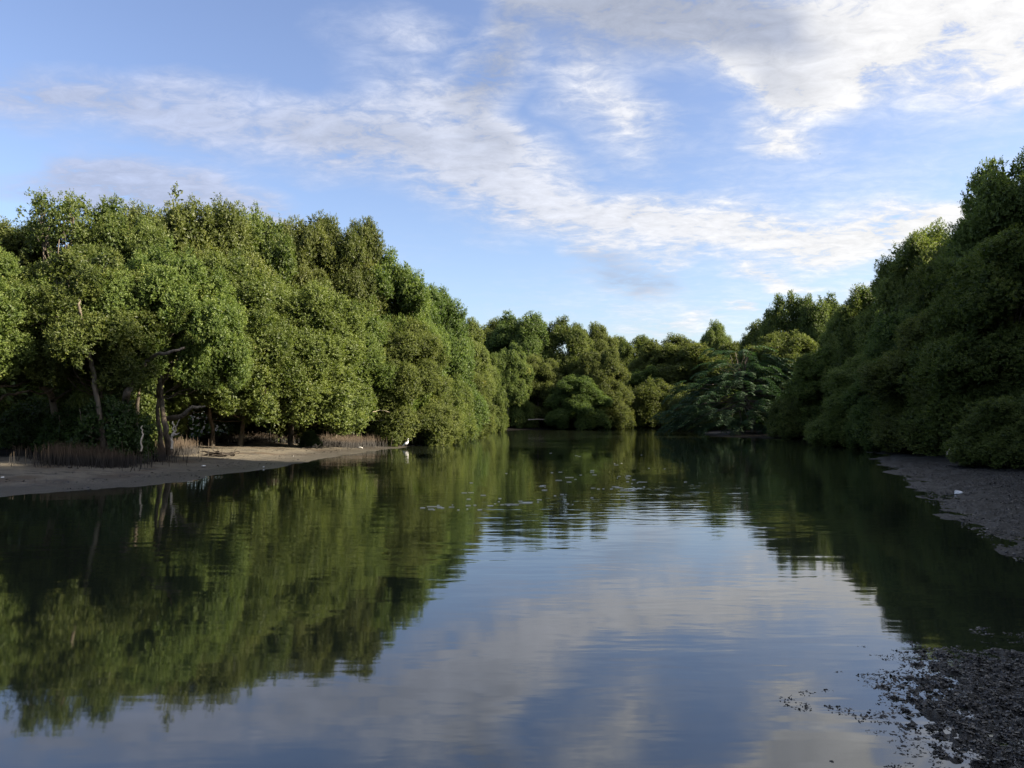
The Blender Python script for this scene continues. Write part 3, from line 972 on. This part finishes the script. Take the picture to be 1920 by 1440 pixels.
limbs('forked_stem', 'bark', [
    ([(196, 850), (190, 800), (176, 700), (165, 662), (155, 628), (150, 590), (146, 556)], 0.085, 0.03, -0.6),
    ([(160, 645), (168, 610), (160, 570), (172, 530), (165, 495)], 0.05, 0.012, 1.2),
    ([(155, 628), (140, 612), (122, 600), (96, 598), (58, 612)], 0.05, 0.014, -0.8),
    ([(100, 599), (82, 610), (62, 622)], 0.03, 0.01, -0.5),
    ([(158, 560), (178, 535), (195, 500)], 0.04, 0.012, 0.4)],
    None, None, 21.9, host='spreading mangrove')
limbs('limb', 'bark', [
    ([(110, 830), (98, 752), (84, 728), (66, 710), (44, 698), (30, 688), (18, 672)], 0.10, 0.055, -0.5),
    ([(98, 752), (118, 740), (135, 728)], 0.05, 0.015, 0.5),
    ([(46, 700), (66, 690), (110, 700), (135, 696)], 0.04, 0.012, 0.4)],
    None, None, 23.6, host='mangrove cut by the left edge')
limbs('limb', 'bark', [
    ([(-30, 758), (0, 747), (24, 738), (50, 735), (78, 738), (104, 726)], 0.05, 0.02, 0.6),
    ([(-30, 730), (20, 722), (60, 712), (92, 706), (128, 694)], 0.04, 0.014, 0.8)],
    None, None, 22.0, host='mangrove cut by the left edge')
limbs('forked_stem', 'bark', [
    ([(252, 850), (240, 800), (236, 765), (238, 735), (252, 712), (266, 688), (288, 668), (318, 660), (345, 652)], 0.14, 0.03, -0.9),
    ([(236, 745), (226, 722), (216, 708), (206, 690)], 0.06, 0.018, 0.3),
    ([(240, 738), (248, 700), (240, 660), (252, 620)], 0.06, 0.015, 0.6),
    ([(256, 800), (258, 750), (262, 720)], 0.07, 0.03, 0.6)],
    None, None, 22.9, host='mangrove leaning out')
limbs('forked_stem', 'bark', [
    ([(318, 850), (310, 800), (304, 760), (300, 722), (306, 690), (318, 655)], 0.10, 0.03, -0.4),
    ([(302, 725), (312, 708), (330, 700)], 0.05, 0.015, -0.3),
    ([(310, 785), (340, 780), (362, 764), (385, 762)], 0.09, 0.03, -0.8)],
    None, None, 24.0, host='mangrove leaning out')
limbs('dead_stem', 'deadwood', [  # loose pale dead stems standing upright in the mud
    ([(322, 842), (324, 818), (325, 800), (323, 790)], 0.035, 0.012, 0.1),
    ([(324, 815), (331, 800), (337, 786)], 0.024, 0.010, -0.2),
    ([(322, 818), (330, 813), (337, 811)], 0.030, 0.012, -0.3),
    ],
    'pale dead forked stem sticking up behind the right end of the front root bed', 'dead wood', 21.6, 0.03)
limbs('dead_stem', 'deadwood', [([(264, 846), (266, 815), (267, 798)], 0.028, 0.012, 0.1)], 'single pale dead stem beside the dark shrub, behind the middle of the front root bed', 'dead wood', 21.6, 0.03)
limbs('fallen_branch', 'deadwood', [
    ([(642, 800), (660, 793), (690, 789), (715, 788), (736, 794), (752, 802), (770, 806)], 0.035, 0.018, 1.2),
    ([(690, 781), (700, 772), (714, 769), (730, 773)], 0.026, 0.010, 0.5),
    ([(630, 822), (634, 806), (638, 796)], 0.035, 0.02, 0.1)],
    'grey bowed fallen branch above the pencil roots near the egret', 'branch', 36.6, 0.1)
limbs('fallen_branch', 'deadwood', [
    ([(990, 787), (1015, 786), (1040, 790), (1058, 786)], 0.05, 0.025, 0.8),
    ([(1046, 792), (1049, 776), (1046, 764)], 0.035, 0.015, 0.2),
    ([(950, 790), (953, 768), (956, 756)], 0.04, 0.015, 0.1)],
    'bare grey branch at the waterline in the dark hollow of the far group', 'branch', 78.5, 0.1)
limbs('forked_stick', 'deadwood', [
    ([(1783, 862), (1784, 850), (1781, 841)], 0.020, 0.012, 0.05),
    ([(1775, 852), (1778, 846), (1781, 841)], 0.016, 0.010, 0.05)],
    'short forked stick standing bent over in the right bank mud', 'stick', 24.5, 0.02)
limbs('bare_branch', 'deadwood', [
    ([(1950, 868), (1925, 868), (1905, 870), (1886, 872)], 0.03, 0.010, 0.5),
    ([(1912, 869), (1900, 862), (1880, 860)], 0.02, 0.006, 0.2),
    ([(1935, 860), (1910, 856), (1893, 848)], 0.02, 0.006, 0.2)],
    'thin bare branches under the low bush at the right edge', 'branch', 20.6, 0.08)


def driftwood(px, py, n, size, mat, name, label):
    c0 = GG(px, py)
    tb = Tubes()
    for q in range(n):
        a = rng.normal(0, 0.8) + (math.pi if rng.uniform() < 0.5 else 0)
        L_ = size * rng.uniform(0.5, 1.0)
        o_ = np.array([rng.uniform(-0.45, 0.45) * size, rng.uniform(-0.3, 0.3) * size, 0.03])
        d_ = np.array([math.cos(a), math.sin(a) * 0.5, 0])
        pts = [o_ - d_ * L_ * 0.5, o_ + np.array([0, 0, rng.uniform(0.02, 0.12)]), o_ + d_ * L_ * 0.4 + np.array([0, 0, rng.uniform(0.0, 0.14)]), o_ + d_ * L_ * 0.6 + np.array([0, 0, rng.uniform(0.0, 0.25)])]
        pp = wander(pts, 3, 0.012)
        tb.add(pp, np.linspace(rng.uniform(0.02, 0.045), 0.008, len(pp)), 6, 0.15)
    tag(obj(name, tb.mesh(name, mat), None, c0), label, 'driftwood')


driftwood(404, 856, 15, 0.85, 'driftwood', 'driftwood', 'tangled heap of dark driftwood lying on the sand right of the root bed')
driftwood(588, 839, 3, 0.42, 'deadwood', 'driftwood', 'short pale log lying at the foot of the far reddish root bed')


def scrap(px, py, size, name, mat, label, cat, flat=0.5):
    """a crumpled scrap: a noisy lump sitting on the ground"""
    c0 = GG(px, py)
    c0[2] = max(c0[2], 0.0)
    nu, nv = 10, 6
    vv = []
    for i in range(nv + 1):
        th = math.pi * i / nv
        for j in range(nu):
            ph = 2 * math.pi * j / nu
            rr = size * (0.5 + rng.uniform(-0.16, 0.16))
            vv.append((math.sin(th) * math.cos(ph) * rr * 1.2, math.sin(th) * math.sin(ph) * rr * 0.8, size * flat * 0.4 + math.cos(th) * rr * flat))
    fc = [(i * nu + j, i * nu + (j + 1) % nu, (i + 1) * nu + (j + 1) % nu, (i + 1) * nu + j) for i in range(nv) for j in range(nu)]
    tag(obj(name, mesh_np(name, np.array(vv), np.array(fc)[:, ::-1], mat, False), None, c0), label, cat)


scrap(382, 874, 0.09, 'litter_scrap', 'litter', 'white scrap on the grey mud right of the root bed', 'litter', 0.35)
scrap(676, 839, 0.14, 'litter_scrap', 'litter', 'bluish white scrap at the tip of the sandbank', 'litter', 0.5)
scrap(5, 896, 0.06, 'litter_scrap', 'litter', 'small white scrap on the sunlit sand at the left edge', 'litter', 0.5)
scrap(1796, 927, 0.13, 'litter_scrap', 'litter', 'white scrap lying on the black mud of the right bank', 'litter', 0.6)
scrap(494, 879, 0.05, 'litter_scrap', 'litter', 'tiny white scrap beside the dark mud puddles near the water', 'litter', 0.5)
scrap(131, 877, 0.10, 'mud_clod', 'driftwood', 'dark clod on the pale sand below the tall brown root bed', 'clod', 0.7)


# ------------------------------------------------------------------ egret and flying bird
def egret():
    f = G(761.5, 840.5, 0.0)
    e = bpy.data.objects.new('egret', None)
    col.objects.link(e)
    e.location = (f[0], f[1], -0.02)
    tag(e, 'white egret standing in the shallows by the dark roots, neck raised, facing right', 'bird')
    tb = Tubes()
    body = wander([(-0.165, 0, 0.135), (-0.09, 0, 0.19), (0.0, 0, 0.245), (0.055, 0, 0.285), (0.085, 0, 0.335), (0.078, 0, 0.385), (0.070, 0, 0.42), (0.082, 0, 0.452), (0.105, 0, 0.458), (0.122, 0, 0.452)], 4, 0.0)
    rad_k = np.interp(np.linspace(0, 1, len(body)), np.linspace(0, 1, 10), [0.010, 0.048, 0.070, 0.056, 0.028, 0.019, 0.016, 0.020, 0.019, 0.008])
    tb.add(body, rad_k, 14)
    o = obj('body', tb.mesh('egret_body', 'plumage'), e)
    for sg in (-1, 1):
        wv = Tubes()
        pts = wander([(0.045, sg * 0.052, 0.275), (-0.02, sg * 0.064, 0.235), (-0.10, sg * 0.045, 0.175), (-0.185, sg * 0.012, 0.118)], 4, 0.0)
        wv.add(pts, np.interp(np.linspace(0, 1, len(pts)), [0, 0.3, 0.7, 1], [0.014, 0.036, 0.024, 0.004]), 8)
        obj('wing', wv.mesh('egret_wing', 'plumage'), e)
        lg = Tubes()
        lg.add(wander([(0.0 + sg * 0.012, sg * 0.022, 0.20), (0.012 + sg * 0.012, sg * 0.022, 0.11), (-0.004 + sg * 0.012, sg * 0.022, 0.0)], 3, 0.0), 0.0055, 6)
        lg.add(np.array([(-0.02, sg * 0.022, 0.004), (0.05, sg * 0.022, 0.004)]), 0.004, 5)
        obj('leg', lg.mesh('egret_leg', 'beak'), e)
    bk = Tubes()
    bk.add(np.array([(0.115, 0, 0.454), (0.15, 0, 0.447), (0.195, 0, 0.436)]), np.array([0.009, 0.006, 0.001]), 8)
    obj('beak', bk.mesh('egret_beak', 'beak'), e)


egret()


def flying_bird():
    p0 = P(1537, 289, 200)
    tb = Tubes()
    tb.add(np.array([(-0.16, 0, 0), (-0.05, 0, 0.01), (0.06, 0, 0.02), (0.13, 0, 0.03)]), np.array([0.01, 0.04, 0.04, 0.008]), 8)
    e = obj('flying_bird', tb.mesh('flying_bird', 'bird'), None, p0)
    e.rotation_euler = (0, 0, 0.5)
    tag(e, 'tiny dark bird flying in the blue below the white cloud', 'bird')
    for sg in (-1, 1):
        q = np.array([(0.06, sg * 0.03, 0.03), (0.05, sg * 0.16, 0.10), (-0.02, sg * 0.30, 0.07), (-0.05, sg * 0.15, 0.08), (-0.06, sg * 0.03, 0.02)])
        v = np.concatenate([q, q - np.array([0, 0, 0.012])])
        me = bpy.data.meshes.new('wing')
        me.from_pydata([tuple(a) for a in v], [], [(0, 1, 2, 3, 4), (9, 8, 7, 6, 5)] + [(i, (i + 1) % 5, 5 + (i + 1) % 5, 5 + i) for i in range(5)])
        me.materials.append(M['bird'])
        obj('wing', me, e)


flying_bird()


# ------------------------------------------------------------------ foam on the water, debris on the black mud
def foam():
    spots = [(812, 952, 50, 14), (862, 952, 60, 18), (922, 951, 9, 2), (961, 942, 60, 18), (1008, 940, 8, 2), (1072, 945, 14, 4), (1050, 930, 28, 5),
             (1016, 920, 12, 3), (1022, 911, 26, 8), (1044, 884, 18, 4), (1080, 856, 18, 4), (1034, 852, 8, 2), (1112, 886, 20, 5), (1090, 892, 22, 5),
             (1119, 913, 26, 7), (1156, 915, 12, 4), (1181, 894, 24, 12), (1187, 917, 42, 22), (1190, 905, 40, 10), (1287, 906, 15, 2), (1215, 876, 12, 2), (1200, 854, 6, 2),
             (951, 890, 6, 1), (883, 908, 5, 2), (875, 925, 22, 4), (1247, 879, 6, 2), (1060, 902, 90, 9), (1100, 935, 110, 9), (900, 935, 80, 7), (1160, 870, 50, 6)]
    vv, ff = [], []
    for px, py, wpx, n in spots:
        for q in range(max(1, int(n * 0.55))):
            c0 = G(px + rng.normal(0, 0.36) * wpx, py + rng.normal(0, 1.1 + 0.03 * wpx), 0.0)
            a, b = rng.uniform(0.005, 0.018) * (2.2 if rng.uniform() < 0.15 else 1), rng.uniform(0.005, 0.016)
            m = 7
            k0 = len(vv)
            rr = rng.uniform(0.65, 1.2, m)
            for zt in (0.004, 0.010):
                for i in range(m):
                    th = 6.283 * i / m
                    vv.append((c0[0] + math.cos(th) * a * rr[i] * 3.6, c0[1] + math.sin(th) * b * rr[i], zt))
            for i in range(m):
                j = (i + 1) % m
                ff.append((k0 + i, k0 + j, k0 + m + j, k0 + m + i))
            ff.append(tuple(k0 + m + i for i in range(m)))
    me = bpy.data.meshes.new('foam')
    me.from_pydata(vv, [], ff)
    me.materials.append(M['foam'])
    tag(obj('foam', me), 'flecks of white foam drifting in the middle of the creek', kind='stuff')


foam()


def debris():
    def scatter(n, xr, yr, size, keepfn):
        x, y = rng.uniform(*xr, n), rng.uniform(*yr, n)
        s = shore_dist(x, y)
        kf = keepfn(x, y, s)
        x, y, s = x[kf], y[kf], s[kf]
        z = np.maximum(ground_z(x, y), -0.004)
        return x, y, z, size[0] + (size[1] - size[0]) * rng.uniform(0, 1, len(x)) ** 2.2 * 1.5
    A = scatter(460000, (0.8, 8), (2.2, 7.5), (0.0022, 0.0085), lambda x, y, s: (s > -0.45) & (fbm(x * 2.6, y * 3.2, 4, 61, 0.6) + np.clip(s, -0.6, 0.55) * 0.55 > -0.075) & (x > 0.36 * y - 0.3))
    Bq = scatter(110000, (4, 14), (7, 24), (0.004, 0.013), lambda x, y, s: (s > -0.05) & (s < 4) & (fbm(x * 2.2, y * 2.2, 4, 62, 0.6) + np.clip(s, -0.3, 0.3) * 0.3 > 0.03))
    Cq = scatter(16000, (-14, -4), (14, 38), (0.004, 0.020), lambda x, y, s: (s > 0.03) & (s < 4) & (fbm(x * 1.1, y * 2.6, 4, 63, 0.6) + np.where(np.abs(s - 1.3) < 0.25, 0.12, 0) > 0.10))
    x, y, z, r = [np.concatenate(q_) for q_ in zip(A, Bq, Cq)]
    n = len(x)
    octa = np.array([(1, 0, 0), (0, 1, 0), (-1, 0, 0), (0, -1, 0), (0, 0, 1), (0, 0, -1)], float)
    v = octa[None] * rng.uniform(0.5, 1.5, (n, 6, 1)) + rng.normal(0, 0.25, (n, 6, 3))
    sq = rng.uniform(0.25, 0.75, n)
    ca = rng.uniform(0, 6.283, n)
    v[:, :, 2] *= sq[:, None] * 0.8
    v[:, :, 2] += 0.5 * v[:, :, 0] * rng.normal(0, 0.9, (n, 1))
    v[:, :, 0] *= rng.uniform(0.8, 1.9, n)[:, None]
    v *= r[:, None, None]
    vx = v[:, :, 0] * np.cos(ca)[:, None] - v[:, :, 1] * np.sin(ca)[:, None]
    vy = v[:, :, 0] * np.sin(ca)[:, None] + v[:, :, 1] * np.cos(ca)[:, None]
    v = np.stack([vx + x[:, None], vy + y[:, None], v[:, :, 2] + (z + r * 0.15)[:, None]], -1).reshape(-1, 3)
    tri = np.array([(0, 1, 4), (1, 2, 4), (2, 3, 4), (3, 0, 4), (1, 0, 5), (2, 1, 5), (3, 2, 5), (0, 3, 5)])
    f = (np.arange(n)[:, None, None] * 6 + tri[None]).reshape(-1, 3)
    tag(obj('leaf_debris', mesh_np('leaf_debris', v, f, 'debris', False)), 'black rotting leaf debris strewn over the dark mud', kind='stuff')


debris()
